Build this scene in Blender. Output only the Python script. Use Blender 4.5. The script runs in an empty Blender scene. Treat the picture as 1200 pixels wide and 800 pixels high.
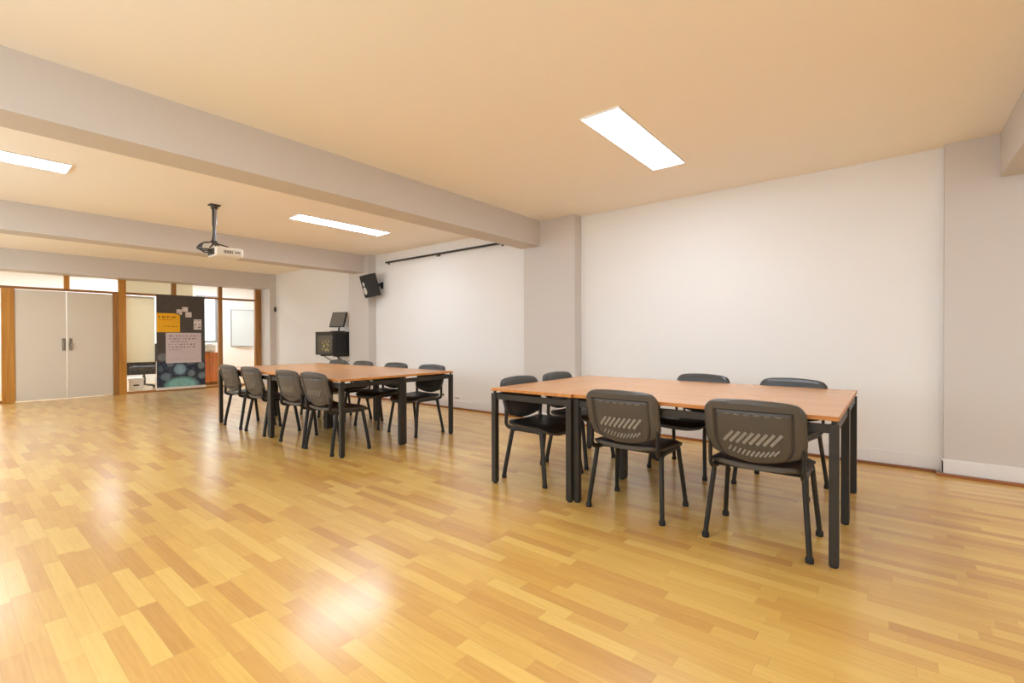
import bpy, bmesh, math, random
from mathutils import Vector, Matrix, Euler
random.seed(7)
PI = math.pi
scene = bpy.context.scene
COL = scene.collection

# ------------------------------------------------------------------ materials
def lin(c):
    return tuple(((v/255)/12.92 if v/255 <= .04045 else ((v/255+.055)/1.055)**2.4) for v in c)

def new_mat(name):
    m = bpy.data.materials.new(name); m.use_nodes = True
    nt = m.node_tree
    return m, nt, nt.nodes, nt.links, nt.nodes['Principled BSDF']

def math_node(nt, op, a, b=None, c=None):
    n = nt.nodes.new('ShaderNodeMath'); n.operation = op
    for i, v in enumerate((a, b, c)):
        if v is None: continue
        if isinstance(v, (int, float)): n.inputs[i].default_value = v
        else: nt.links.new(v, n.inputs[i])
    return n.outputs[0]

def mix_col(nt, fac, a, b, mode='MIX'):
    n = nt.nodes.new('ShaderNodeMix'); n.data_type = 'RGBA'; n.blend_type = mode
    for i, v in ((0, fac), (6, a), (7, b)):
        if isinstance(v, (int, float)): n.inputs[i].default_value = v
        elif isinstance(v, tuple): n.inputs[i].default_value = (*v[:3], 1)
        else: nt.links.new(v, n.inputs[i])
    return n.outputs[2]

def paint(name, rgb, rough=.6, var=.03, scale=3., spec=.5, metal=0., bump=0., bscale=200.):
    """plain colour with a faint procedural mottling"""
    m, nt, N, L, P = new_mat(name)
    c = lin(rgb)
    tc = N.new('ShaderNodeTexCoord')
    nz = N.new('ShaderNodeTexNoise'); nz.inputs['Scale'].default_value = scale; nz.inputs['Detail'].default_value = 3
    L.new(tc.outputs['Object'], nz.inputs['Vector'])
    hi = tuple(min(1, v*(1+var)) for v in c); lo = tuple(v*(1-var) for v in c)
    L.new(mix_col(nt, nz.outputs['Fac'], lo, hi), P.inputs['Base Color'])
    P.inputs['Roughness'].default_value = rough; P.inputs['Specular IOR Level'].default_value = spec
    P.inputs['Metallic'].default_value = metal
    if bump:
        nb = N.new('ShaderNodeTexNoise'); nb.inputs['Scale'].default_value = bscale
        L.new(tc.outputs['Object'], nb.inputs['Vector'])
        b = N.new('ShaderNodeBump'); b.inputs['Strength'].default_value = bump; b.inputs['Distance'].default_value = .002
        L.new(nb.outputs['Fac'], b.inputs['Height']); L.new(b.outputs['Normal'], P.inputs['Normal'])
    return m

def emit(name, rgb, s):
    m, nt, N, L, P = new_mat(name)
    P.inputs['Base Color'].default_value = (.9, .9, .9, 1)
    P.inputs['Emission Color'].default_value = (*rgb, 1); P.inputs['Emission Strength'].default_value = s
    return m

def floor_mat():
    m, nt, N, L, P = new_mat('laminate_strip_floor')
    tc = N.new('ShaderNodeTexCoord'); sp = N.new('ShaderNodeSeparateXYZ'); L.new(tc.outputs['Object'], sp.inputs[0])
    x, y = sp.outputs[0], sp.outputs[1]
    row = math_node(nt, 'FLOOR', math_node(nt, 'DIVIDE', x, .066))
    wn = N.new('ShaderNodeTexWhiteNoise'); wn.noise_dimensions = '1D'; L.new(row, wn.inputs['W'])
    yy = math_node(nt, 'ADD', math_node(nt, 'DIVIDE', y, math_node(nt, 'MULTIPLY_ADD', wn.outputs['Value'], .17, .36)), math_node(nt, 'MULTIPLY', wn.outputs['Value'], 617.3))
    # joints wander so that strips differ in length
    colf = math_node(nt, 'FLOOR', yy)
    cv = N.new('ShaderNodeCombineXYZ'); L.new(row, cv.inputs[0]); L.new(colf, cv.inputs[1])
    w2 = N.new('ShaderNodeTexWhiteNoise'); w2.noise_dimensions = '2D'; L.new(cv.outputs[0], w2.inputs['Vector'])
    ramp = N.new('ShaderNodeValToRGB'); L.new(w2.outputs['Value'], ramp.inputs[0])
    e = ramp.color_ramp.elements
    e[0].position = 0; e[0].color = (*lin((190, 136, 56)), 1)
    e[1].position = 1; e[1].color = (*lin((227, 187, 96)), 1)
    for p, c in ((.14, (203, 151, 64)), (.45, (213, 166, 74)), (.75, (219, 175, 82))):
        q = e.new(p); q.color = (*lin(c), 1)
    # grain
    mp = N.new('ShaderNodeMapping'); mp.inputs['Scale'].default_value = (90, 5, 1); L.new(tc.outputs['Object'], mp.inputs[0])
    off = N.new('ShaderNodeVectorMath'); off.operation = 'ADD'; L.new(mp.outputs[0], off.inputs[0]); L.new(w2.outputs['Color'], off.inputs[1])
    g = N.new('ShaderNodeTexNoise'); g.inputs['Scale'].default_value = 1; g.inputs['Detail'].default_value = 4; L.new(off.outputs[0], g.inputs['Vector'])
    c1 = mix_col(nt, .24, ramp.outputs[0], mix_col(nt, g.outputs['Fac'], lin((140, 86, 34)), lin((246, 206, 140))))
    # thin seams
    fx = math_node(nt, 'FRACT', math_node(nt, 'DIVIDE', x, .066)); fy = math_node(nt, 'FRACT', yy)
    sx = math_node(nt, 'LESS_THAN', fx, .025); sy = math_node(nt, 'LESS_THAN', fy, .005)
    seam = math_node(nt, 'MULTIPLY', math_node(nt, 'MAXIMUM', sx, sy), .22)
    c2 = mix_col(nt, seam, c1, lin((120, 74, 30)))
    L.new(c2, P.inputs['Base Color'])
    nr = N.new('ShaderNodeTexNoise'); nr.inputs['Scale'].default_value = 2.2; nr.inputs['Detail'].default_value = 4; L.new(tc.outputs['Object'], nr.inputs['Vector'])
    mr = N.new('ShaderNodeMapRange'); mr.inputs[3].default_value = .16; mr.inputs[4].default_value = .27; L.new(nr.outputs['Fac'], mr.inputs[0])
    L.new(mr.outputs[0], P.inputs['Roughness'])
    P.inputs['Specular IOR Level'].default_value = .55
    P.inputs['Coat Weight'].default_value = .6; P.inputs['Coat Roughness'].default_value = .42
    b = N.new('ShaderNodeBump'); b.inputs['Strength'].default_value = .10; b.inputs['Distance'].default_value = .002
    L.new(g.outputs['Fac'], b.inputs['Height']); L.new(b.outputs['Normal'], P.inputs['Normal'])
    return m

def wood(name, dark, light, axis=2, rough=.35, scale=22., stretch=.05, spec=.5):
    m, nt, N, L, P = new_mat(name)
    tc = N.new('ShaderNodeTexCoord'); mp = N.new('ShaderNodeMapping')
    s = [1, 1, 1]; s[axis] = stretch; mp.inputs['Scale'].default_value = s
    L.new(tc.outputs['Object'], mp.inputs[0])
    nz = N.new('ShaderNodeTexNoise'); nz.inputs['Scale'].default_value = scale; nz.inputs['Detail'].default_value = 5; nz.inputs['Distortion'].default_value = .6
    L.new(mp.outputs[0], nz.inputs['Vector'])
    r = N.new('ShaderNodeValToRGB'); L.new(nz.outputs['Fac'], r.inputs[0])
    r.color_ramp.elements[0].position = .3; r.color_ramp.elements[0].color = (*lin(dark), 1)
    r.color_ramp.elements[1].position = .7; r.color_ramp.elements[1].color = (*lin(light), 1)
    L.new(r.outputs[0], P.inputs['Base Color']); P.inputs['Roughness'].default_value = rough
    P.inputs['Specular IOR Level'].default_value = spec
    return m

def glass_mat():
    m, nt, N, L, P = new_mat('clear_pane_glass')
    N.remove(P)
    t = N.new('ShaderNodeBsdfTransparent'); t.inputs[0].default_value = (.985, .992, .988, 1)
    g = N.new('ShaderNodeBsdfGlossy'); g.inputs['Roughness'].default_value = .02
    lw = N.new('ShaderNodeLayerWeight'); lw.inputs['Blend'].default_value = .5
    fac = math_node(nt, 'MULTIPLY_ADD', math_node(nt, 'POWER', lw.outputs['Facing'], 5.0), .45, .03)
    mx = N.new('ShaderNodeMixShader'); L.new(fac, mx.inputs[0]); L.new(t.outputs[0], mx.inputs[1]); L.new(g.outputs[0], mx.inputs[2])
    L.new(mx.outputs[0], N['Material Output'].inputs[0])
    return m

def banner_mat():
    """dark banner, lower third printed with pale blue round blooms on navy"""
    m, nt, N, L, P = new_mat('printed_banner_cloth')
    tc = N.new('ShaderNodeTexCoord'); sp = N.new('ShaderNodeSeparateXYZ'); L.new(tc.outputs['Object'], sp.inputs[0])
    x, z = sp.outputs[0], sp.outputs[2]
    nz = N.new('ShaderNodeTexNoise'); nz.inputs['Scale'].default_value = 16; nz.inputs['Detail'].default_value = 5; L.new(tc.outputs['Object'], nz.inputs['Vector'])
    base = mix_col(nt, nz.outputs['Fac'], lin((62, 54, 50)), lin((84, 76, 70)))
    vo = N.new('ShaderNodeTexVoronoi'); vo.inputs['Scale'].default_value = 14; L.new(tc.outputs['Object'], vo.inputs['Vector'])
    rr = N.new('ShaderNodeValToRGB'); L.new(vo.outputs['Distance'], rr.inputs[0])
    rr.color_ramp.elements[0].color = (*lin((96, 118, 132)), 1); rr.color_ramp.elements[1].color = (*lin((28, 34, 56)), 1)
    rr.color_ramp.elements[1].position = .55
    col = mix_col(nt, math_node(nt, 'LESS_THAN', z, .60), base, mix_col(nt, .55, rr.outputs[0], lin((34, 42, 62))))
    def blob(col, cx, cz, rx, rz, c, k):
        dx = math_node(nt, 'DIVIDE', math_node(nt, 'SUBTRACT', x, cx), rx); dz = math_node(nt, 'DIVIDE', math_node(nt, 'SUBTRACT', z, cz), rz)
        d = math_node(nt, 'ADD', math_node(nt, 'MULTIPLY', dx, dx), math_node(nt, 'MULTIPLY', dz, dz))
        mr = N.new('ShaderNodeMapRange'); mr.inputs[1].default_value = .45; mr.inputs[2].default_value = 1.15; mr.inputs[3].default_value = k; mr.inputs[4].default_value = 0
        L.new(d, mr.inputs[0])
        n2 = N.new('ShaderNodeTexNoise'); n2.inputs['Scale'].default_value = 13; n2.inputs['Detail'].default_value = 4; n2.inputs['Roughness'].default_value = .75; L.new(tc.outputs['Object'], n2.inputs['Vector'])
        tone = mix_col(nt, n2.outputs['Fac'], tuple(v*.22 for v in lin(c)), lin(c))
        return mix_col(nt, mr.outputs[0], col, tone)
    for a in ((.10, .70, .10, .09, (150, 160, 165), .8), (.16, .28, .10, .09, (140, 160, 175), .8), (.42, .43, .12, .13, (166, 204, 226), .95),
              (.63, .33, .08, .08, (150, 170, 180), .8), (.82, .50, .07, .09, (160, 176, 182), .8), (.83, .27, .08, .08, (150, 168, 178), .8),
              (.62, .57, .10, .05, (150, 160, 165), .6), (.24, .54, .07, .06, (150, 158, 165), .7), (.06, .46, .05, .07, (110, 125, 140), .6)):
        col = blob(col, *a)
    col = blob(col, .45, .08, .33, .19, (160, 226, 220), 1.0)
    L.new(col, P.inputs['Base Color']); P.inputs['Roughness'].default_value = .55
    return m

M = dict(
    floor=floor_mat(),
    wall=paint('white_wall_paint', (232, 228, 223), .75, .012, 1.2, .3, bump=.08, bscale=60),
    grey=paint('grey_column_paint', (207, 199, 191), .75, .012, 1.2, .3, bump=.08, bscale=60),
    ceil=paint('cream_ceiling_paint', (247, 239, 226), .85, .012, 1.0, .2),
    base=paint('white_skirting_paint', (228, 224, 220), .4, .01),
    floor_strip=wood('brown_floor_strip', (120, 68, 26), (164, 98, 42), 1),
    post=wood('honey_oak_frame_wood', (172, 114, 40), (198, 140, 60), 2, .3),
    postdark=wood('dark_oak_frame_wood', (142, 94, 42), (170, 118, 58), 2, .35),
    rail=wood('oak_rail_wood', (134, 88, 44), (170, 118, 66), 0, .35),
    door=paint('beige_door_paint', (214, 204, 187), .45, .015),
    glass=glass_mat(),
    steel=paint('brushed_steel', (150, 140, 125), .35, .05, metal=.9),
    top=wood('table_top_veneer', (202, 145, 95), (210, 156, 105), 1, .25, 9, .08, .5),
    edge=wood('table_edge_veneer', (176, 106, 40), (205, 140, 66), 1, .4, 30, .1),
    tmetal=paint('dark_table_frame_paint', (42, 36, 28), .4, .06, 8, .4),
    shell=paint('charcoal_chair_plastic', (76, 67, 57), .42, .06, 12, .5, bump=.25, bscale=350),
    rib=paint('sheen_lightened_rib_plastic', (132, 123, 110), .35, .08, 30, .5),  # paler than the shell: the gloss on the ribs is put into the colour
    pad=paint('black_chair_vinyl', (30, 28, 26), .42, .10, 10, .5, bump=.15, bscale=300),
    padback=paint('sheen_lightened_chair_vinyl', (62, 60, 57), .36, .10, 10, .5, bump=.15, bscale=300),  # seat vinyl made paler, so the sheen on the backs sits in the colour
    cmetal=paint('black_chair_tube_paint', (40, 35, 28), .42, .06, 8, .35),
    rubber=paint('black_rubber', (26, 25, 24), .7, .05),
    black=paint('black_plastic', (40, 37, 35), .4, .06),
    cone=paint('speaker_driver_grey', (205, 202, 194), .4, .05),
    screen=paint('dark_grey_screen', (112, 107, 101), .3, .05),
    white=paint('white_plastic', (232, 226, 214), .4, .02),
    vent=paint('dark_vent_slots', (70, 62, 52), .6, .05),
    lamp=emit('lit_led_diffuser', (.89, 1.03, 1.20), 16.8),
    lampc=emit('lit_corridor_diffuser', (.90, 1.02, 1.14), 16.0),
    added_glow=emit('added_window_glow', (.80, 1.03, 1.22), 2.5),  # glow of the added left-wall windows, gives the ceiling neutral light
    lampframe=paint('white_lamp_frame', (238, 234, 228), .4, .02),
    banner=banner_mat(),
    bwhite=paint('white_banner_margin', (230, 222, 210), .6, .02),
    orange=paint('orange_paper', (240, 176, 22), .7, .04, 6),
    lilac=paint('pale_lilac_paper', (206, 192, 194), .7, .04, 6),
    paper=paint('white_paper', (222, 210, 206), .7, .04, 9),
    ink=paint('dark_ink', (84, 66, 62), .8, .1, 30),
    ink2=paint('brown_ink', (128, 70, 14), .8, .1, 30),
    blind=paint('cream_blind_fabric', (240, 232, 212), .8, .02, 2),
    cab=wood('orange_cabinet_wood', (196, 108, 48), (222, 138, 74), 2, .4),
    board=paint('whiteboard_enamel', (206, 211, 211), .18, .01),
    alu=paint('aluminium_edge', (150, 150, 152), .35, .03, metal=.8),
    cardb=paint('white_card', (240, 238, 234), .6, .02),
    fabric=paint('dark_grey_fabric', (66, 64, 66), .85, .12, 14),
    leafy=paint('yellow_green_print', (204, 194, 118), .6, .3, 40),
    recess=paint('dim_grey_glass', (92, 86, 74), .12, .15, 20),
)

def translucent(m, k):
    nt = m.node_tree; N = nt.nodes; P = N['Principled BSDF']
    src = P.inputs['Base Color'].links[0].from_socket
    t = N.new('ShaderNodeBsdfTranslucent'); nt.links.new(src, t.inputs[0])
    mx = N.new('ShaderNodeMixShader'); mx.inputs[0].default_value = k
    nt.links.new(P.outputs[0], mx.inputs[1]); nt.links.new(t.outputs[0], mx.inputs[2])
    nt.links.new(mx.outputs[0], N['Material Output'].inputs[0])
translucent(M['blind'], .5)

# ------------------------------------------------------------------ mesh helpers
def B(): return bmesh.new()

def box(bm, x0, y0, z0, x1, y1, z1, mat=0):
    v = [bm.verts.new(p) for p in ((x0,y0,z0),(x1,y0,z0),(x1,y1,z0),(x0,y1,z0),(x0,y0,z1),(x1,y0,z1),(x1,y1,z1),(x0,y1,z1))]
    for f in ((0,3,2,1),(4,5,6,7),(0,1,5,4),(1,2,6,5),(2,3,7,6),(3,0,4,7)):
        fc = bm.faces.new([v[i] for i in f]); fc.material_index = mat
    return v

def bbox_bev(bm, x0, y0, z0, x1, y1, z1, r=.004, seg=2):
    b2 = bmesh.new(); box(b2, x0, y0, z0, x1, y1, z1)
    bmesh.ops.bevel(b2, geom=b2.edges[:], offset=r, segments=seg, profile=.5, affect='EDGES')
    vm = {v: bm.verts.new(v.co) for v in b2.verts}
    for f in b2.faces: bm.faces.new([vm[v] for v in f.verts])
    b2.free()

def smooth_path(pts, it=2):
    pts = [Vector(p) for p in pts]
    for _ in range(it):
        q = [pts[0]]
        for a, b in zip(pts, pts[1:]):
            q += [a*.75+b*.25, a*.25+b*.75]
        q.append(pts[-1]); pts = q
    return pts

def tube(bm, pts, r, seg=8, r2=None, up=(0, 1, 0)):
    """tube along pts; r along the side axis, r2 (default r) along 'up'"""
    r2 = r2 or r
    pts = [Vector(p) for p in pts]; rings = []
    up = Vector(up)
    for i, p in enumerate(pts):
        t = (pts[min(i+1, len(pts)-1)]-pts[max(i-1, 0)]).normalized()
        a = up - t*up.dot(t)
        if a.length < 1e-4: a = Vector((1, 0, 0)) - t*t.x
        a.normalize(); b = t.cross(a)
        rings.append([bm.verts.new(p + a*(r2*math.cos(2*PI*k/seg)) + b*(r*math.sin(2*PI*k/seg))) for k in range(seg)])
    for A, C in zip(rings, rings[1:]):
        for k in range(seg):
            bm.faces.new((A[k], A[(k+1) % seg], C[(k+1) % seg], C[k]))
    bm.faces.new(rings[0][::-1]); bm.faces.new(rings[-1])

def lathe(bm, prof, c=(0, 0, 0), axis='z', seg=20):
    rings = []
    for r, h in prof:
        ring = []
        for k in range(seg):
            a = 2*PI*k/seg; u, w = r*math.cos(a), r*math.sin(a)
            p = {'z': (u, w, h), 'x': (h, u, w), 'y': (u, h, w)}[axis]
            ring.append(bm.verts.new((c[0]+p[0], c[1]+p[1], c[2]+p[2])))
        rings.append(ring)
    for A, C in zip(rings, rings[1:]):
        for k in range(seg): bm.faces.new((A[k], A[(k+1) % seg], C[(k+1) % seg], C[k]))
    bm.faces.new(rings[0][::-1]); bm.faces.new(rings[-1])

def solid_grid(bm, front, back, nu, nv):
    """closed solid between two grids of points front(i,j), back(i,j)"""
    F = [[bm.verts.new(front(i, j)) for j in range(nv)] for i in range(nu)]
    K = [[bm.verts.new(back(i, j)) for j in range(nv)] for i in range(nu)]
    for i in range(nu-1):
        for j in range(nv-1):
            bm.faces.new((F[i][j], F[i+1][j], F[i+1][j+1], F[i][j+1]))
            bm.faces.new((K[i][j], K[i][j+1], K[i+1][j+1], K[i+1][j]))
    rim = [(i, 0) for i in range(nu)] + [(nu-1, j) for j in range(1, nv)] + [(i, nv-1) for i in range(nu-2, -1, -1)] + [(0, j) for j in range(nv-2, 0, -1)]
    for a, b in zip(rim, rim[1:]+rim[:1]):
        bm.faces.new((F[b[0]][b[1]], F[a[0]][a[1]], K[a[0]][a[1]], K[b[0]][b[1]]))

def obj(name, bm, mat, parent=None, smooth=False, bevel=0.):
    bmesh.ops.recalc_face_normals(bm, faces=bm.faces[:])
    me = bpy.data.meshes.new(name); bm.to_mesh(me); bm.free()
    for m in (mat if isinstance(mat, (list, tuple)) else [mat]): me.materials.append(m)
    if smooth:
        for p in me.polygons: p.use_smooth = True
        me.set_sharp_from_angle(angle=math.radians(40))
    o = bpy.data.objects.new(name, me); COL.objects.link(o)
    if bevel:
        md = o.modifiers.new('bevel', 'BEVEL'); md.width = bevel; md.segments = 2; md.limit_method = 'ANGLE'
    if parent: o.parent = parent
    return o

def tag(o, label, cat, group=None):
    o['label'] = label; o['category'] = cat
    if group: o['group'] = group
    return o

def thing(name, label, cat, loc=(0, 0, 0), rz=0, group=None):
    o = bpy.data.objects.new(name, None); COL.objects.link(o)
    o.location = loc; o.rotation_euler = (0, 0, rz); o.empty_display_size = .1
    return tag(o, label, cat, group)

def struct(name, bm, mat, parent=None, smooth=False, bevel=0.):
    o = obj(name, bm, mat, parent, smooth, bevel)
    if not parent: o['kind'] = 'structure'
    return o

def dup(root, loc, rz, label):
    r = root.copy(); COL.objects.link(r); r.location = loc; r.rotation_euler = (0, 0, rz); r['label'] = label
    for ch in list(root.children):
        c = ch.copy(); COL.objects.link(c); c.parent = r
        for g in list(ch.children):
            d = g.copy(); COL.objects.link(d); d.parent = c
    return r

def sbox(name, a, m, parent=None, bevel=0.):
    bm = B(); box(bm, *a); return struct(name, bm, m, parent, bevel=bevel)

# ------------------------------------------------------------------ the room shell
XW = 5.246            # right wall
ZC = 2.678            # ceiling
XL = -1.55; YN = -4.2; YP = 12.12; YB = 14.6; XB = 6.8
sbox('floor', (XL-.1, YN-.1, -.12, XB+.1, YB+.1, 0), M['floor'])
sbox('ceiling', (XL-.1, YN-.1, ZC, XB+.1, YB+.1, ZC+.15), M['ceil'])
sbox('wall_right', (XW, YN-.1, 0, XW+.15, YP+.1, ZC), M['wall'])
sbox('wall_near', (XL, YN-.15, 0, XW, YN, ZC), M['wall'])
sbox('wall_corridor_right', (XB, YP+.1, 0, XB+.15, YB+.1, ZC), M['wall'])
sbox('wall_corridor_near', (XW+.15, YP, 0, XB+.15, YP+.1, ZC), M['wall'])
# far corridor wall with two window openings
bm = B()
OP = [(-1.2, .55, .85, 2.45), (4.45, 4.98, 1.02, 2.3)]
xs = XL
for x0, x1, z0, z1 in OP:
    box(bm, xs, YB, 0, x0, YB+.15, ZC); box(bm, x0, YB, 0, x1, YB+.15, z0); box(bm, x0, YB, z1, x1, YB+.15, ZC); xs = x1
box(bm, xs, YB, 0, XB, YB+.15, ZC)
struct('wall_far', bm, M['wall'])
wn = 1
# left wall; its unseen row of glowing windows is added to light the room
LW = [(-3.4, -1.3), (-.3, 3.3), (4.3, 7.4), (8.3, 11.4)]
bm = B(); ys = YN-.1
for y0, y1 in LW:
    box(bm, XL-.15, ys, 0, XL, y0, ZC); box(bm, XL-.15, y0, 0, XL, y1, .9); box(bm, XL-.15, y0, 2.4, XL, y1, ZC); ys = y1
box(bm, XL-.15, ys, 0, XL, YB+.1, ZC)
struct('wall_left', bm, M['wall'])
for y0, y1 in LW:
    bm = B()
    n = max(2, round((y1-y0)/1.0)); w = (y1-y0)/n
    for k in range(n+1):
        a, b = max(y0, y0+k*w-.03), min(y1, y0+k*w+.03); box(bm, XL-.10, a, .9, XL-.03, b, 2.4)
    for z in (.9, 2.35): box(bm, XL-.099, y0, z, XL-.031, y1, z+.05)
    o = struct(f'window_{wn}', bm, M['alu']); wn += 1
    bm = B(); box(bm, XL-.07, y0, .92, XL-.06, y1, 2.38); obj('added_glow_pane', bm, M['added_glow'], o)
def ring(bm, x0, x1, z0, z1, y0, y1, t):
    box(bm, x0, y0, z0, x0+t, y1, z1); box(bm, x1-t, y0, z0, x1, y1, z1)
    box(bm, x0+t, y0, z0, x1-t, y1, z0+t); box(bm, x0+t, y0, z1-t, x1-t, y1, z1)
for x0, x1, z0, z1 in OP:
    bm = B(); ring(bm, x0, x1, z0, z1, YB+.03, YB+.09, .05)
    if x1-x0 > 1:
        box(bm, (x0+x1)/2-.03, YB+.03, z0+.05, (x0+x1)/2+.03, YB+.09, z1-.05)
    w = struct(f'window_{wn}', bm, M['alu']); wn += 1
    bm = B(); box(bm, x0+.05, YB+.055, z0+.05, x1-.05, YB+.062, z1-.05); obj('window_pane', bm, M['glass'], w)

# beams under the ceiling and the shallow columns carrying them
def beam(y0, y1, z0, x1=5.09):
    return sbox('beam', (XL, y0, z0, x1, y1, ZC), M['grey'])
CF = 5.085
beam(3.655, 3.96, 2.342, CF+.01)
beam(7.70, 8.02, 2.352, CF+.01)
beam(11.72, 12.20, 2.325, XW)
beam(-.95, -.63, 2.345, 5.16)
def column(y0, y1, x0):
    return sbox('column', (x0, y0, 0, XW+.02, y1, ZC), M['grey'])
column(3.115, 3.92, CF)
column(7.565, 8.21, CF)
column(11.66, 12.22, 5.10)
column(-1.25, -.318, 5.156)

# skirting boards and a brown strip along the floor
segs = [(-.318, 3.115, XW), (3.115, 3.92, CF), (3.92, 7.565, XW), (7.565, 8.21, CF), (8.21, 11.66, XW), (-1.25, -.318, 5.156), (YN, -1.25, XW)]
bm = B(); bt = B()
for y0, y1, x in segs:
    a, b = (y0-.014, y1+.014) if x < XW else (y0+.014 if y0 > YN else y0, y1-.014)
    box(bm, x-.014, a, .022, x, b, .125); box(bm, x-.010, a, .125, x, b, .137)
    box(bt, x-.045, a-.03 if x < XW else a+.03, 0, x, b+.03 if x < XW else b-.03, .022)
for y, x0, x1 in ((3.115, CF, XW), (7.565, CF, XW), (-1.25, 5.156, XW)):
    box(bm, x0-.014, y-.014, .022, x1, y, .13)
for y, x0, x1 in ((3.92, CF, XW), (8.21, CF, XW), (-.318, 5.156, XW)):
    box(bm, x0-.014, y, .022, x1, y+.014, .13)
struct('baseboard_right', bm, M['base'], bevel=.003)
struct('trim_1', bt, M['floor_strip'])

# ------------------------------------------------------------------ glazed partition at the far end
tn = 2
def trim(a, m):
    global tn
    o = sbox(f'trim_{tn}', a, m, bevel=.004); tn += 1; return o
PB = YP+.08
def pane(x0, x1, z0, z1):
    global wn
    bm = B(); box(bm, x0, YP+.035, z0, x1, YP+.043, z1)
    o = struct(f'window_{wn}', bm, M['glass']); wn += 1; return o
HB, HT = 2.03, 2.075      # transom rail
ZT = 2.325
trim((.735, YP-.01, 0, .90, PB, HB), M['post'])           # posts either side of the doors
trim((2.255, YP-.01, 0, 2.345, PB, HB), M['postdark'])
trim((2.345, YP-.015, 0, 2.465, PB, ZT), M['post'])
trim((4.15, YP, 0, 4.235, PB, ZT), M['postdark'])
trim((4.955, YP, 0, 5.095, PB, ZT), M['postdark'])
for a, b in ((XL, 2.345), (2.465, 4.15), (4.235, 4.955)):
    trim((a, YP, HB, b, PB, HT), M['rail'])
trim((1.545, YP, HT, 1.625, PB, ZT), M['post'])
trim((3.25, YP, HT, 3.33, PB, ZT), M['postdark'])
for a, b in ((2.465, 4.15), (4.235, 4.955), (XL, .735)):
    trim((a, YP, 0, b, PB, .045), M['rail'])
for a, b in ((XL, .735), (2.465, 4.15), (4.235, 4.955)): pane(a, b, .045, HB)
for a, b in ((XL, 1.545), (1.625, 2.345), (2.465, 3.25), (3.33, 4.15), (4.235, 4.955)): pane(a, b, HT, ZT)
# cream panel behind the upper panes
bm = B(); box(bm, 2.47, PB+.02, HB+.03, 3.67, PB+.05, ZT+.1); o = struct(f'trim_{tn}', bm, M['blind']); tn += 1

for k, (x0, x1, hx) in enumerate(((.903, 1.572, 1.535), (1.584, 2.252, 1.63))):
    d = sbox(f'door_{k+1}', (x0, YP+.005, .012, x1, YP+.05, HB-.012), M['door'], bevel=.003)
    bm = B(); bbox_bev(bm, hx-.024, YP-.006, .91, hx+.024, YP+.005, 1.14, .004)
    h = obj('door_handle', bm, M['steel'], d)
    bm = B(); s = -1 if k == 0 else 1
    tube(bm, smooth_path([(hx, YP-.004, 1.06), (hx, YP-.05, 1.06), (hx-s*.0, YP-.055, 1.06), (hx+s*.012, YP-.055, 1.06), (hx+s*.0, YP-.055, .96)], 1), .009, 8)
    obj('lever', bm, M['steel'], h, True)
    bm = B(); lathe(bm, [(.012, YP-.012), (.012, YP-.005)], (hx, 0, .95), 'y', 12); obj('lock_cylinder', bm, M['steel'], h)

# ------------------------------------------------------------------ lamps in the ceiling
def lamp(x0, x1, y0, y1, label, lm='lamp'):
    t = thing('ceiling_light', label, 'ceiling light', ((x0+x1)/2, (y0+y1)/2, ZC), 0, 'flat ceiling light panels')
    w, d = (x1-x0)/2, (y1-y0)/2
    bm = B(); f = .012
    box(bm, -w-f, -d-f, -.012, -w, d+f, 0); box(bm, w, -d-f, -.012, w+f, d+f, 0)
    box(bm, -w, -d-f, -.012, w, -d, 0); box(bm, -w, d, -.012, w, d+f, 0)
    obj('light_frame', bm, M['lampframe'], t)
    bm = B(); box(bm, -w, -d, -.008, w, d, -.002); obj('diffuser', bm, M[lm], t)
    return t
lamp(2.91, 4.19, 1.44, 1.72, 'white lit ceiling panel nearest the camera, above the nearer table')
lamp(2.89, 4.22, 5.74, 6.02, 'white lit ceiling panel above the farther table, right of the projector')
lamp(-.52, .78, 5.68, 5.98, 'white lit ceiling panel cut by the left picture edge, left of the projector')
lamp(-.52, .78, 1.44, 1.72, 'unseen ceiling panel put in for light over the open floor, before the nearest beam')  # out of view, included for its light
lamp(-.52, .78, 9.72, 10.0, 'white lit ceiling panel behind the second beam, before the double doors')
lamp(-.52, .78, -2.6, -2.32, 'added unseen light panel behind the camera on the open side')  # added behind the camera to light the room
lamp(2.89, 4.22, -2.6, -2.32, 'added unseen light panel behind the camera beside the right wall')  # likewise added out of view for room brightness
lamp(2.3, 3.6, 13.4, 14.0, 'added ceiling panel brightening the corridor behind the cream blind', 'lampc')  # added to brighten the space behind the glass
lamp(.2, 1.5, 12.7, 13.3, 'white lit ceiling panel in the corridor behind the double doors', 'lampc')
lamp(4.2, 5.5, 13.0, 13.6, 'added ceiling panel brightening the corridor before the whiteboard', 'lampc')  # another panel added for corridor brightness

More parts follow.
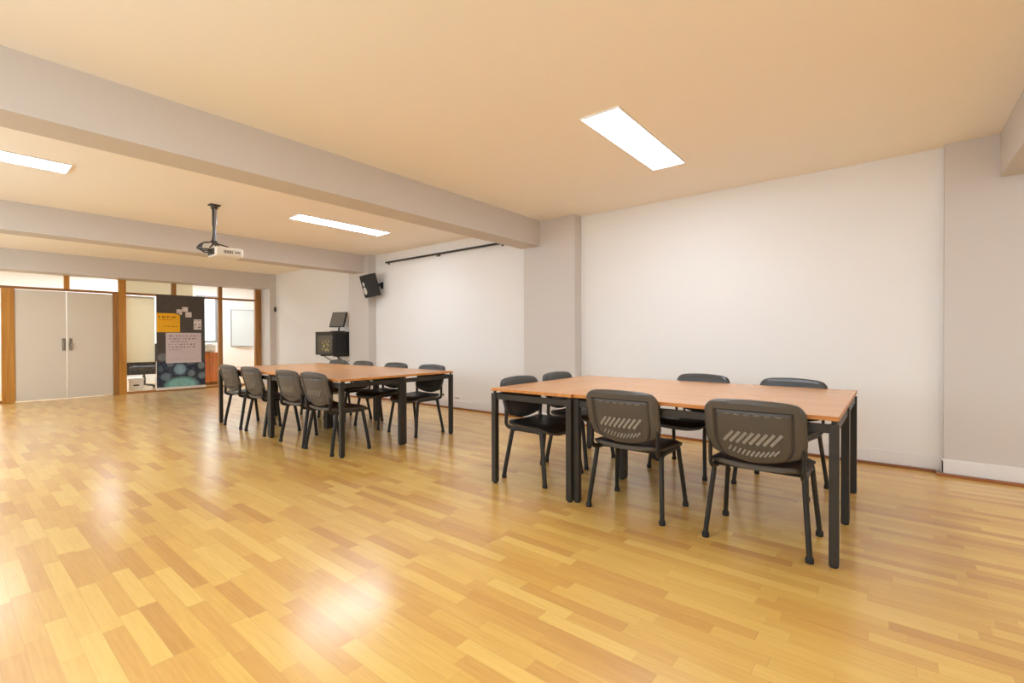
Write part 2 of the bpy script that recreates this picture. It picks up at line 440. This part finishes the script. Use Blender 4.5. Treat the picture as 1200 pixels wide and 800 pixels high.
# ------------------------------------------------------------------ tables
TL, TW, TH = 1.4976, .7234, .74
def make_table():
    t = thing('conference_table', '', 'table', group='brown topped tables pushed together')
    lx, ly = TW/2-.001, TL/2-.001; s = .042
    bm = B(); bbox_bev(bm, -lx, -ly, TH-.022, lx, ly, TH, .002, 1)
    for f in bm.faces: f.material_index = 0 if abs(f.normal.z) > .5 else 1
    bm.normal_update()
    for f in bm.faces: f.material_index = 0 if f.normal.z > .9 else 1
    obj('tabletop', bm, [M['top'], M['edge']], t)
    for i in (-1, 1):
        for j in (-1, 1):
            cx, cy = i*(lx-s/2), j*(ly-s/2)
            bm = B(); bbox_bev(bm, cx-s/2, cy-s/2, .012, cx+s/2, cy+s/2, .700, .003, 2)
            lg = obj('leg', bm, M['tmetal'], t)
            bm = B(); lathe(bm, [(.016, 0), (.019, .003), (.019, .013)], (cx, cy, 0), 'z', 12); obj('foot', bm, M['rubber'], lg)
            bm = B(); lathe(bm, [(.012, .699), (.012, TH-.021)], (cx, cy, 0), 'z', 12); obj('spacer', bm, M['tmetal'], t)
    for j in (-1, 1):
        c = j*(ly-s/2)
        bm = B(); bbox_bev(bm, -lx+s, c-.012, .655, lx-s, c+.012, .698, .002, 1); obj('apron_rail', bm, M['tmetal'], t)
        c = j*(lx-s/2)
        bm = B(); bbox_bev(bm, c-.012, -ly+s, .655, c+.012, ly-s, .698, .002, 1)
        for q in (-.35, .0, .35):
            lathe(bm, [(.008, .697), (.008, TH-.021)], (c, q, 0), 'z', 8)
        obj('apron_rail', bm, M['tmetal'], t)
    return t
X1, Y1, X2, Y2 = 2.7456, .2009, 2.3884, 4.006
table = make_table()
spots = [((X1+TW/2, Y1+TL/2), 0, 'brown-topped table nearest the camera, with two chair backs turned to the camera'),
         ((X1+TW*1.5, Y1+TL/2), 0, 'brown-topped table of the nearer group on the side of the right wall'),
         ((X1+TW, Y1+TL+TW/2), PI/2, 'brown-topped table set crosswise at the far end of the nearer group'),
         ((X2+TW/2, Y2+TL/2), 0, 'brown-topped table of the farther group at its near end, on the open floor side'),
         ((X2+TW*1.5, Y2+TL/2), 0, 'brown-topped table of the farther group at its near end, on the wall side'),
         ((X2+TW/2, Y2+TL*1.5), 0, 'brown-topped table of the farther group at its end by the banner, open floor side'),
         ((X2+TW*1.5, Y2+TL*1.5), 0, 'brown-topped table of the farther group at its far end, on the wall side')]
for k, ((x, y), r, lab) in enumerate(spots):
    if k == 0: table.location = (x, y, 0); table['label'] = lab
    else: dup(table, (x, y, 0), r, lab)

# ------------------------------------------------------------------ chairs (local +x is where the sitter looks)
HB_ = .492; HTOP = .800; BW = .243
def back_pt(s, t, off):
    """s across -1..1, t up 0..1, off: metres towards the rear"""
    z0, z1 = HB_, HTOP
    h = z1-z0; d = (1-t)*h
    w = BW
    r = .072
    if d < r: w = BW - r + math.sqrt(max(0, r*r-(r-d)**2))
    e = t*h; rb = .095
    if e < rb: w = min(w, BW - (rb - math.sqrt(max(0, rb*rb-(rb-e)**2)))*.85)
    y = s*w
    z = z0 + t*h - (1-t)**2*.030*(1-s*s) - t**4*.008*s*s
    x = -.200 - .085*t - .012*math.sin(PI*t) + .032*(y/BW)**2
    n = Vector((-1, 0, -.22)).normalized()
    return Vector((x, y, z)) + n*off

def make_chair():
    t = thing('visitor_chair', '', 'chair')
    # seat: black padded top over a charcoal shell
    def seat_pt(u, v, off):
        # u 0..1 rear to front, v -1..1
        x = -.205 + .445*u
        w = .235
        e = min(u, 1-u)*.445; r = .07
        if e < r: w = w - r + math.sqrt(max(0, r*r-(r-e)**2))
        y = v*w
        z = .424 + .012*(1-u)**2 - .030*max(0, (u-.72)/.28)**2 + .010*v*v*(1-.5*u) + .008*max(0, (.15-u)/.15)
        return Vector((x, y, z+off))
    nu, nv = 20, 15
    def edge(i, n): return min(i, n-1-i)
    def pu(i): return i/(nu-1)
    def pv(j): return -1+2*j/(nv-1)
    bm = B()
    def crown(i, j):
        a = min(1, edge(i, nu)/2.5)*min(1, edge(j, nv)/2.0)
        return .006+.018*math.sqrt(a)
    solid_grid(bm, lambda i, j: seat_pt(pu(i), pv(j), crown(i, j)), lambda i, j: seat_pt(pu(i), pv(j), 0), nu, nv)
    obj('seat', bm, M['pad'], t, True)
    bm = B()
    solid_grid(bm, lambda i, j: seat_pt(pu(i), pv(j)*1.012, -.0005), lambda i, j: seat_pt(pu(i), pv(j)*.97, -.016-.006*min(1, edge(j, nv)/2)), nu, nv)
    obj('seat_shell', bm, M['shell'], t, True)
    # backrest: moulded rear shell with raised border, black pad in front, its colour lightened for sheen
    n1, n2 = 41, 33
    def ps(i): return -1+2*i/(n1-1)
    def pt(j): return j/(n2-1)
    def depth(s, q):
        ds = (1-abs(s))*BW; dt = min(1-q, q)*(HTOP-HB_)
        lowb = q*(HTOP-HB_)
        m = min(ds, (1-q)*(HTOP-HB_))
        base = .010
        if m < .010: base = .010+.010*math.sqrt(max(0, m/.010))
        elif m < .050: base = .021
        elif m < .056: base = .021-.017*(m-.050)/.006
        elif m < .064: base = .004
        else: base = .012
        if lowb < .012: base = min(base, .008+lowb*.5)
        return base
    bm = B()
    solid_grid(bm, lambda i, j: back_pt(ps(i), pt(j), .0), lambda i, j: back_pt(ps(i), pt(j), depth(ps(i), pt(j))), n1, n2)
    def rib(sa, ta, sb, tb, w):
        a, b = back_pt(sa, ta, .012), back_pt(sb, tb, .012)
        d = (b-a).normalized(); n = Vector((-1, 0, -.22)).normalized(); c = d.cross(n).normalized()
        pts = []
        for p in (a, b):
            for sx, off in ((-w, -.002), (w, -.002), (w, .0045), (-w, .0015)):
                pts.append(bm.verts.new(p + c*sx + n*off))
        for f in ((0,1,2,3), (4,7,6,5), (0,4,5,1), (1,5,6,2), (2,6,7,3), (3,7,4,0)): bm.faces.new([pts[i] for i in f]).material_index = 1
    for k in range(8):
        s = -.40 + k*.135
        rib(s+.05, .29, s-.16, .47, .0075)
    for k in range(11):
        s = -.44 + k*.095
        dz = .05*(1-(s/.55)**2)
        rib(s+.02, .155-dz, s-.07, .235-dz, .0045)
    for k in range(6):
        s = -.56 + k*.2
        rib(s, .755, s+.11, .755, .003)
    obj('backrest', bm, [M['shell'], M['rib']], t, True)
    bm = B()
    def pad(i, j):
        s, q = ps(i), pt(j)
        a = min(1, edge(i, n1)/4)*min(1, edge(j, n2)/4)
        return -(.006+.024*math.sqrt(a))
    solid_grid(bm, lambda i, j: back_pt(ps(i)*.99, pt(j), pad(i, j)), lambda i, j: back_pt(ps(i)*.99, pt(j), -.001), n1, n2)
    obj('back_cushion', bm, M['padback'], t, True)
    # tubular frame
    for s in (-1, 1):
        yb, yt = s*.250, s*.222
        for fx, tx in ((.205, .150), (-.205, -.140)):
            bm = B()
            k = .045 if fx > 0 else -.045
            tube(bm, smooth_path([(fx, yb, .012), (fx*.93+tx*.07, yb*.93+yt*.07, .06), (tx+k*.12, yt, .365), (tx-k*.05, yt, .400), (tx-k*.9, yt, .404)], 3), .0185, 12, .0135)
            lg = obj('leg', bm, M['cmetal'], t, True)
            bm = B(); lathe(bm, [(.018, 0), (.0195, .003), (.0195, .022), (.0165, .03)], (fx, yb, .0), 'z', 14)
            obj('foot_cap', bm, M['rubber'], lg, True)
        bm = B()
        tube(bm, [(.115, yt, .404), (-.105, yt, .404)], .0165, 10, .011)
        obj('seat_frame', bm, M['cmetal'], t, True)
        bm = B()
        tube(bm, smooth_path([(-.06, s*.208, .402), (-.165, s*.215, .402), (-.212, s*.222, .425), (-.200, s*.226, .49), (-.212, s*.221, .62)], 2), .017, 10, .010)
        obj('back_support', bm, M['cmetal'], t, True)
    bm = B()
    for x in (.11, -.10): tube(bm, [(x, -.222, .402), (x, .222, .402)], .010, 8)
    obj('cross_bar', bm, M['cmetal'], t, True)
    return t
chair = make_chair()
G1 = 'black visitor chairs around the nearer tables'; G2 = 'black visitor chairs around the farther tables'
R = math.radians
places = [
 (2.948, .572, R(0), G1, 'black visitor chair nearest the camera, its back turned, at the right end'),
 (2.952, 1.325, R(0), G1, 'black visitor chair with its back turned, beside the paired middle table legs'),
 (4.02, .665, R(169), G1, 'black visitor chair on the wall side, right of two rounded tops over the nearer table'),
 (4.06, 1.36, R(170), G1, 'black visitor chair on the wall side, left of two rounded tops over the nearer table'),
 (3.135, 2.222, R(-92), G1, 'black visitor chair at the left end of the nearer tables, beside the corner leg'),
 (3.755, 2.24, R(-90), G1, 'black visitor chair at the far end of the nearer tables, before the grey column'),
 (2.588, 4.405, R(0), G2, 'black visitor chair nearest in the row with backs turned at the farther tables'),
 (2.586, 4.95, R(0), G2, 'black visitor chair second from the near end in the row of turned backs'),
 (2.588, 5.86, R(0), G2, 'black visitor chair second from the banner in the row of turned backs'),
 (2.586, 6.515, R(0), G2, 'black visitor chair closest to the banner in the row of turned backs'),
 (3.632, 4.44, R(180), G2, 'black visitor chair at the right corner of the farther tables, facing the room'),
 (3.635, 5.16, R(180), G2, 'black visitor chair second from the right corner on the wall side of the farther tables'),
 (3.635, 5.92, R(180), G2, 'black visitor chair on the wall side, third from the right corner, before the far column'),
 (3.635, 6.58, R(180), G2, 'black visitor chair on the wall side, farthest away, below the black cabinet'),
]
for k, (x, y, r, g, lab) in enumerate(places):
    if k == 0:
        c = chair; c.location = (x, y, 0); c.rotation_euler = (0, 0, r); c['label'] = lab
    else: c = dup(chair, (x, y, 0), r, lab)
    c['group'] = g

# ------------------------------------------------------------------ projector
t = thing('projector', 'white projector hanging from the ceiling on a thin pole', 'projector', (2.06, 6.12, ZC))
bm = B(); bbox_bev(bm, -.055, -.05, -.012, .055, .05, 0, .003); lathe(bm, [(.035, -.05), (.035, -.012)], (0, 0, 0), 'z', 16); obj('ceiling_plate', bm, M['vent'], t)
bm = B(); lathe(bm, [(.026, -.24), (.026, -.045)], (0, 0, 0), 'z', 14); lathe(bm, [(.017, -.43), (.017, -.235)], (0, 0, 0), 'z', 14); obj('pole', bm, M['alu'], t, True)
bm = B()
lathe(bm, [(.03, -.46), (.03, -.42)], (0, 0, 0), 'z', 14)
for a, b in ((.12, .09), (.12, -.09), (-.02, .09), (-.02, -.09)):
    tube(bm, [(0, 0, -.44), (a, b, -.487)], .008, 6)
obj('mount_bracket', bm, M['vent'], t)
bm = B()
bbox_bev(bm, -.035, -.135, -.602, .265, .135, -.492, .024, 3)
pb = obj('projector_body', bm, M['white'], t, True)
bm = B()
for k in range(7): box(bm, .05+k*.014, -.1362, -.565, .058+k*.014, -.134, -.53)
for k in range(4): box(bm, .17+k*.014, -.1362, -.555, .178+k*.014, -.134, -.535)
obj('vent_grille', bm, M['vent'], pb)
bm = B(); lathe(bm, [(.045, .265), (.045, .295), (.036, .30), (.036, .285)], (0, .05, -.545), 'x', 20); obj('lens', bm, M['black'], pb, True)
bm = B()
for k, (dy, zz) in enumerate(((-.08, -.575), (-.04, -.545), (0, -.52))):
    tube(bm, smooth_path([(-.033, dy, zz), (-.10, dy, zz), (-.15-.012*k, dy-.01, -.575+.02*k), (-.165-.008*k, dy, -.52), (-.13, dy*.6, -.455), (-.05, dy*.2, -.445), (-.012, -.012, -.40), (-.02, -.02, -.05)], 2), .008, 6)
obj('cables', bm, M['black'], t, True)
bm = B(); box(bm, -.038, -.10, -.585, -.0335, .10, -.51); obj('connector_panel', bm, M['vent'], pb)

# ------------------------------------------------------------------ screen rail on the right wall
t = thing('screen_rail', 'long thin black rail fixed high on the white wall between columns', 'wall rail', (XW, 5.79, 2.50))
bm = B(); tube(bm, [(-.05, -1.385, 0), (-.05, 1.385, 0)], .017, 10); obj('rail_tube', bm, M['black'], t, True)
for y in (-1.36, 0, 1.36):
    bm = B(); box(bm, -.05, y-.012, -.006, 0, y+.012, .006); box(bm, -.006, y-.02, -.035, 0, y+.02, .03)
    if y == 0: box(bm, -.056, y-.012, -.045, -.044, y+.012, -.01)
    obj('rail_bracket', bm, M['black'], t)

# ------------------------------------------------------------------ wall speaker
t = thing('wall_speaker', 'black loudspeaker tilted down on a wall bracket beside the far column', 'speaker', (XW, 7.36, 2.10))
ctr = Vector((-.225, .045, -.015)); rot = Euler((0, R(-16), R(-12)), 'XYZ').to_matrix()
def xf(bm):
    for v in bm.verts: v.co = ctr + rot @ v.co
bm = B(); bbox_bev(bm, -.11, -.115, -.205, .11, .115, .205, .010, 2); xf(bm); sb = obj('speaker_cabinet', bm, M['black'], t)
bm = B(); bbox_bev(bm, -.118, -.105, -.195, -.111, .105, .195, .003, 1); xf(bm); obj('front_baffle', bm, M['rubber'], sb)
for z, r in ((.045, .040), (-.075, .068)):
    bm = B(); lathe(bm, [(r, -.1215), (r, -.117), (r*.5, -.112)], (0, 0, z), 'x', 22); lathe(bm, [(r*.4, -.123), (r*.3, -.112)], (0, 0, z), 'x', 16); xf(bm); obj('driver_cone', bm, M['cone'], sb, True)
bm = B(); box(bm, -.012, -.035, -.06, 0, .035, .06); tube(bm, smooth_path([(-.006, 0, 0), (-.07, 0, .01), (-.13, .02, 0)], 2), .016, 8)
lathe(bm, [(.03, -.03), (.03, .03)], (-.075, 0, .008), 'y', 14); obj('wall_bracket', bm, M['black'], t, True)

# ------------------------------------------------------------------ wall cabinet, monitor
CX, CY = 4.805, 8.30
t = thing('wall_cabinet', 'black metal equipment cabinet with a glass front, mounted behind the far column', 'cabinet', (CX, CY, .80))
D, W, H = XW-CX, .64, .455
bm = B(); th = .018
box(bm, 0, 0, 0, D, th, H); box(bm, 0, W-th, 0, D, W, H); box(bm, 0, th, 0, D, W-th, th); box(bm, 0, th, H-th, D, W-th, H); box(bm, D-th, th, th, D, W-th, H-th)
obj('cabinet_body', bm, M['black'], t)
bm = B(); box(bm, .04, -.004, .04, D-.04, .0, H-.04); obj('side_panel', bm, M['rubber'], t)
bm = B()
box(bm, -.016, 0, 0, 0, .05, H); box(bm, -.016, W-.05, 0, 0, W, H); box(bm, -.016, .05, 0, 0, W-.05, .05); box(bm, -.016, .05, H-.07, 0, W-.05, H)
dr = obj('cabinet_door', bm, M['black'], t)
bm = B(); box(bm, -.010, .05, .05, -.005, W-.05, H-.07); obj('door_glass', bm, M['recess'], dr)
bm = B()
for k in range(16):
    y = .15+random.random()*.28; z = .08+random.random()*.22
    a = random.random()*PI
    tube(bm, [(-.0135, y-.02*math.cos(a), z-.02*math.sin(a)), (-.0135, y+.02*math.cos(a), z+.02*math.sin(a))], .011, 6, .003, (1, 0, 0))
obj('door_sticker', bm, M['leafy'], dr)
bm = B(); lathe(bm, [(.012, -.022), (.012, -.015)], (0, .03, .2), 'x', 12); obj('lock', bm, M['steel'], dr)
bm = B()
for y in (.08, W-.08):
    box(bm, .05, y-.015, -.03, D, y+.015, 0); tube(bm, [(.10, y, -.02), (D-.01, y, -.22)], .010, 6); box(bm, D-.012, y-.02, -.26, D, y+.02, 0)
obj('support_bracket', bm, M['tmetal'], t)
bm = B(); tube(bm, smooth_path([(.12, .05, 0), (.12, .05, -.08), (.20, .05, -.16), (.34, .03, -.12), (D-.02, -.0, -.10), (D-.012, .0, -.30), (D-.012, .0, -.68)], 2), .006, 6); obj('power_cable', bm, M['black'], t, True)

t = thing('monitor', 'small dark grey monitor tilted back on top of the black wall cabinet', 'monitor', (4.99, 8.46, .80+H))
bm = B(); bbox_bev(bm, -.11, -.09, 0, .11, .09, .014, .004)
obj('stand_base', bm, M['black'], t)
bm = B(); tube(bm, smooth_path([(.02, 0, .012), (.03, 0, .07), (.055, 0, .16)], 2), .018, 8); obj('stand_neck', bm, M['black'], t, True)
rm = Euler((0, R(20), R(18)), 'XYZ').to_matrix(); mc = Vector((.01, -.01, .235))
bm = B(); bbox_bev(bm, -.018, -.175, -.155, .018, .175, .155, .006)
for v in bm.verts: v.co = mc + rm @ v.co
sc = obj('screen_housing', bm, M['black'], t)
bm = B(); box(bm, -.0205, -.16, -.14, -.0175, .16, .14)
for v in bm.verts: v.co = mc + rm @ v.co
obj('screen_face', bm, M['screen'], sc)

# ------------------------------------------------------------------ small wall fittings
def plate(name, label, cat, face, a, mat, extra=None):
    t = tag(obj(name, face, mat), label, cat); return t
t = thing('wall_socket', 'white double socket low on the right wall behind the farther tables', 'socket', (XW, 5.73, .20))
bm = B(); bbox_bev(bm, -.012, -.06, -.04, 0, .06, .04, .003); obj('socket_plate', bm, M['white'], t)
for y in (-.03, .03):
    bm = B(); lathe(bm, [(.019, -.0128), (.019, -.011)], (0, y, 0), 'x', 16); obj('socket_hole', bm, M['vent'], t)
t = thing('cable_outlet', 'flat white outlet strip just above the skirting beside the farther tables', 'outlet', (XW, 5.38, .175))
bm = B(); bbox_bev(bm, -.01, -.07, -.016, 0, .07, .016, .003); obj('outlet_plate', bm, M['white'], t)
bm = B(); box(bm, -.011, -.05, -.006, -.0095, .05, .006); obj('outlet_slot', bm, M['alu'], t)
t = thing('thermostat', 'small dark box fixed high on the column beside the glazed partition', 'thermostat', (5.222, 11.66, 1.83))
bm = B(); bbox_bev(bm, -.022, -.03, -.055, .022, .003, .055, .005); obj('thermostat_body', bm, M['black'], t)
bm = B(); box(bm, -.014, -.032, .008, .014, -.0295, .036); obj('thermostat_dial', bm, M['screen'], t)

# ------------------------------------------------------------------ banner and papers on the glass
BX = 2.965
t = thing('banner', 'tall dark printed banner hung against the glass partition with pale blue blooms below', 'banner', (BX, YP-.012, .03))
bm = B(); box(bm, 0, -.004, .055, .90, .004, 2.035); obj('banner_cloth', bm, M['banner'], t)
bm = B(); box(bm, -.012, -.0045, 0, .912, .0045, .055); box(bm, -.014, -.003, .055, -.001, .003, .62); obj('bottom_margin', bm, M['bwhite'], t)
bm = B(); tube(bm, [(-.01, 0, 2.035), (.91, 0, 2.035)], .005, 8); obj('top_batten', bm, M['rubber'], t, True)
def paper(name, label, x0, x1, z0, z1, mat, lines, ink, seed, dy=0.):
    """thin sheet with rows of short illegible strokes"""
    rnd = random.Random(seed)
    t = thing(name, label, 'notice', (x0, YP-.0169-dy, z0))
    bm = B(); box(bm, 0, -.002, 0, x1-x0, .0005, z1-z0); obj('sheet', bm, mat, t)
    bm = B()
    for zc, hgt, xa, xb in lines:
        x = xa
        while x < xb:
            w = rnd.uniform(.5, 1.5)*hgt*1.1
            nl = max(1, int(w/(hgt*.5)))
            for k in range(nl):
                xx = x + k*hgt*.55
                if xx > xb: break
                sl = rnd.uniform(-.3, .3)*hgt
                h0 = rnd.uniform(.55, 1)*hgt
                tube(bm, [(xx, -.0028, zc-h0/2), (xx+sl, -.0028, zc+h0/2)], hgt*.13, 4, .0008, (0, 1, 0))
                if rnd.random() < .5: tube(bm, [(xx, -.0028, zc), (xx+hgt*.45, -.0028, zc+rnd.uniform(-.3, .3)*hgt)], hgt*.13, 4, .0008, (0, 1, 0))
            x += w + hgt*.6
    obj('writing', bm, ink, t)
    return t
paper('poster', 'orange paper notice on the upper left of the dark banner', 2.972, 3.388, 1.268, 1.675, M['orange'],
      [(.325, .055, .03, .37), (.265, .025, .04, .28), (.125, .03, .12, .36)], M['ink2'], 1)
paper('poster', 'large pale lilac paper with lines of writing in the middle of the dark banner', 3.125, 3.79, .60, 1.255, M['lilac'],
      [(.585, .035, .06, .60), (.525, .035, .06, .60), (.465, .032, .08, .42), (.405, .032, .06, .54), (.345, .035, .06, .54), (.285, .022, .06, .30), (.08, .012, .04, .60)], M['ink'], 2)
for k, (x0, x1, z0, z1, lab) in enumerate(((3.325, 3.425, 1.65, 1.765, 'small white note, left one of three above the orange paper'),
                            (3.43, 3.535, 1.72, 1.82, 'small white note, topmost one of three near the banner top'),
                            (3.49, 3.605, 1.60, 1.71, 'small white note, right one of three near the banner top'))):
    n = paper('note', lab, x0, x1, z0, z1, M['paper'], [(.065, .022, .015, .085), (.035, .015, .015, .08)], M['ink'], 5+k); n['group'] = 'small white notes on the banner'
paper('poster', 'square white leaflet with a dark print on the right edge of the banner', 3.645, 3.795, 1.33, 1.555, M['paper'],
      [(.20, .03, .01, .14), (.11, .05, .02, .13), (.05, .05, .02, .13)], M['ink'], 9)

# ------------------------------------------------------------------ behind the glass
t = thing('roller_blind', 'cream roller blind drawn most of the way down behind the glass', 'blind', (2.47, PB+.05, 0))
bm = B(); tube(bm, [(0, .015, 2.0), (.5, .015, 2.0)], .022, 12); obj('roller', bm, M['white'], t, True)
bm = B()
for i in range(2):
    box(bm, 0, .006*i, (1.28, .655)[i], .5, .006*i+.004, (1.99, 1.285)[i])
obj('blind_fabric', bm, M['blind'], t)
bm = B(); bbox_bev(bm, 0, -.004, .635, .5, .016, .66, .003); obj('bottom_bar', bm, M['blind'], t)

t = thing('low_cabinet', 'orange wooden low cabinet behind the glass right of the banner', 'cabinet', (3.95, 12.95, 0))
bm = B(); box(bm, 0, .02, .06, .56, .45, .76); obj('cabinet_body', bm, M['cab'], t)
bm = B(); bbox_bev(bm, -.012, 0, .76, .572, .46, .785, .003); obj('cabinet_top', bm, M['cab'], t)
bm = B(); box(bm, .02, .05, 0, .54, .43, .06); obj('plinth', bm, M['postdark'], t)
for x0, x1 in ((.004, .277), (.283, .556)):
    bm = B(); bbox_bev(bm, x0, .002, .07, x1, .02, .752, .003); d = obj('cabinet_door', bm, M['cab'], t)
    kx = x1-.03 if x0 < .1 else x0+.03
    bm = B(); lathe(bm, [(.012, -.018), (.006, -.002), (.006, .003)], (kx, 0, .5), 'y', 12); obj('knob', bm, M['steel'], d)
t = thing('printer', 'pale boxy machine standing on the orange cabinet behind the glass', 'printer', (4.02, 13.0, .785))
bm = B(); bbox_bev(bm, 0, 0, .008, .36, .34, .19, .012, 2); obj('printer_body', bm, M['white'], t)
bm = B(); bbox_bev(bm, .03, -.05, .05, .33, 0.004, .065, .003); obj('paper_tray', bm, M['white'], t)
bm = B(); bbox_bev(bm, .01, .02, .19, .35, .33, .215, .006); obj('lid', bm, M['cardb'], t)
bm = B()
for a in (.03, .33):
    for b in (.03, .31): lathe(bm, [(.012, 0), (.012, .009)], (a, b, 0), 'z', 8)
obj('feet', bm, M['rubber'], t)

t = thing('whiteboard', 'whiteboard with thin grey frame on the wall beyond the glass', 'whiteboard', (5.31, YB, .90))
bm = B(); box(bm, .015, -.012, .015, .615, 0, 1.035); obj('board_surface', bm, M['board'], t)
bm = B(); 
box(bm, 0, -.02, 0, .015, 0, 1.05); box(bm, .615, -.02, 0, .63, 0, 1.05); box(bm, .015, -.02, 0, .615, 0, .015); box(bm, .015, -.02, 1.035, .615, 0, 1.05)
obj('board_frame', bm, M['alu'], t)
bm = B(); box(bm, .1, -.07, -.0, .5, -.02, .012); obj('pen_tray', bm, M['alu'], t)

def carton(label, loc, w, d, h, rz):
    t = thing('storage_box', label, 'box', loc, rz, 'white boxes behind the glass')
    bm = B(); bbox_bev(bm, -w/2, -d/2, 0, w/2, d/2, h-.06, .004); obj('box_body', bm, M['cardb'], t)
    bm = B(); bbox_bev(bm, -w/2-.006, -d/2-.006, h-.06, w/2+.006, d/2+.006, h, .004); obj('lid', bm, M['cardb'], t)
    bm = B(); bbox_bev(bm, -.05, -d/2-.003, h*.45, .05, -d/2+.002, h*.55, .001); obj('hand_hole', bm, M['vent'], t)
carton('white lidded box on the floor behind the glass, beside the wooden door post', (2.66, 12.50, 0), .26, .26, .30, .1)
carton('white lidded box on the floor behind the glass, beside the banner edge', (3.22, 12.72, 0), .24, .26, .26, -.1)
t = thing('desk', 'dark grey desk with a full front panel behind the glass below the blind', 'desk', (2.45, 13.45, 0))
bm = B(); bbox_bev(bm, -.03, -.02, .72, 1.35, .62, .745, .004); obj('desktop', bm, M['fabric'], t)
bm = B(); box(bm, .03, .03, .30, 1.29, .05, .72); obj('front_panel', bm, M['fabric'], t)
for x in (0, 1.29):
    bm = B(); bbox_bev(bm, x, 0, 0, x+.03, .60, .72, .003); obj('side_panel', bm, M['fabric'], t)
t = thing('office_chair', 'dark swivel chair behind the glass below the cream blind', 'chair', (2.96, 13.05, 0), R(250))
bm = B(); bbox_bev(bm, -.23, -.23, .44, .23, .23, .52, .03, 3); obj('seat', bm, M['fabric'], t, True)
bm = B(); bbox_bev(bm, -.26, -.21, .58, -.20, .21, 1.02, .028, 3); obj('backrest', bm, M['fabric'], t, True)
bm = B(); tube(bm, smooth_path([(-.05, 0, .43), (-.26, 0, .43), (-.28, 0, .52), (-.25, 0, .75)], 2), .02, 8); obj('back_support', bm, M['black'], t, True)
bm = B(); lathe(bm, [(.03, .10), (.03, .28), (.02, .285), (.02, .45)], (0, 0, 0), 'z', 14); obj('gas_column', bm, M['black'], t, True)
bm = B()
for k in range(5):
    a = 2*PI*k/5; tube(bm, [(0, 0, .11), (.26*math.cos(a), .26*math.sin(a), .065)], .018, 8)
sbase = obj('star_base', bm, M['black'], t, True)
for k in range(5):
    a = 2*PI*k/5; bm = B(); lathe(bm, [(.027, -.018), (.03, -.012), (.03, .012), (.027, .018)], (.26*math.cos(a), .26*math.sin(a), .03), 'y', 14); obj('castor', bm, M['rubber'], sbase, True)

# ------------------------------------------------------------------ daylight and camera
w = bpy.data.worlds.new('daylight'); scene.world = w; w.use_nodes = True
bg = w.node_tree.nodes['Background']; bg.inputs[0].default_value = (.88, .97, 1, 1); bg.inputs[1].default_value = 2.4

cam = bpy.data.cameras.new('camera'); co = bpy.data.objects.new('camera', cam); COL.objects.link(co)
f, yaw, pit, roll, H = 550.0387, .8883, .0082, -.003, 1.1281
cam.sensor_width = 36; cam.lens = f/1200*36; cam.clip_start = .05
fw = Vector((math.sin(yaw)*math.cos(pit), math.cos(yaw)*math.cos(pit), -math.sin(pit)))
r_ = Vector((math.cos(yaw), -math.sin(yaw), 0)); u_ = r_.cross(fw)
r2 = r_*math.cos(roll)+u_*math.sin(roll); u2 = -r_*math.sin(roll)+u_*math.cos(roll)
co.matrix_world = Matrix(((r2.x, u2.x, -fw.x, 0), (r2.y, u2.y, -fw.y, 0), (r2.z, u2.z, -fw.z, H), (0, 0, 0, 1)))
scene.camera = co
vs = scene.view_settings
vs.view_transform = 'Standard'; vs.look = 'None'; vs.gamma = 1; vs.exposure = .51; vs.use_curve_mapping = False
scene.cycles.use_denoising = True
scene.cycles.max_bounces = 10; scene.cycles.diffuse_bounces = 7; scene.cycles.transparent_max_bounces = 12
scene.cycles.sample_clamp_indirect = 8
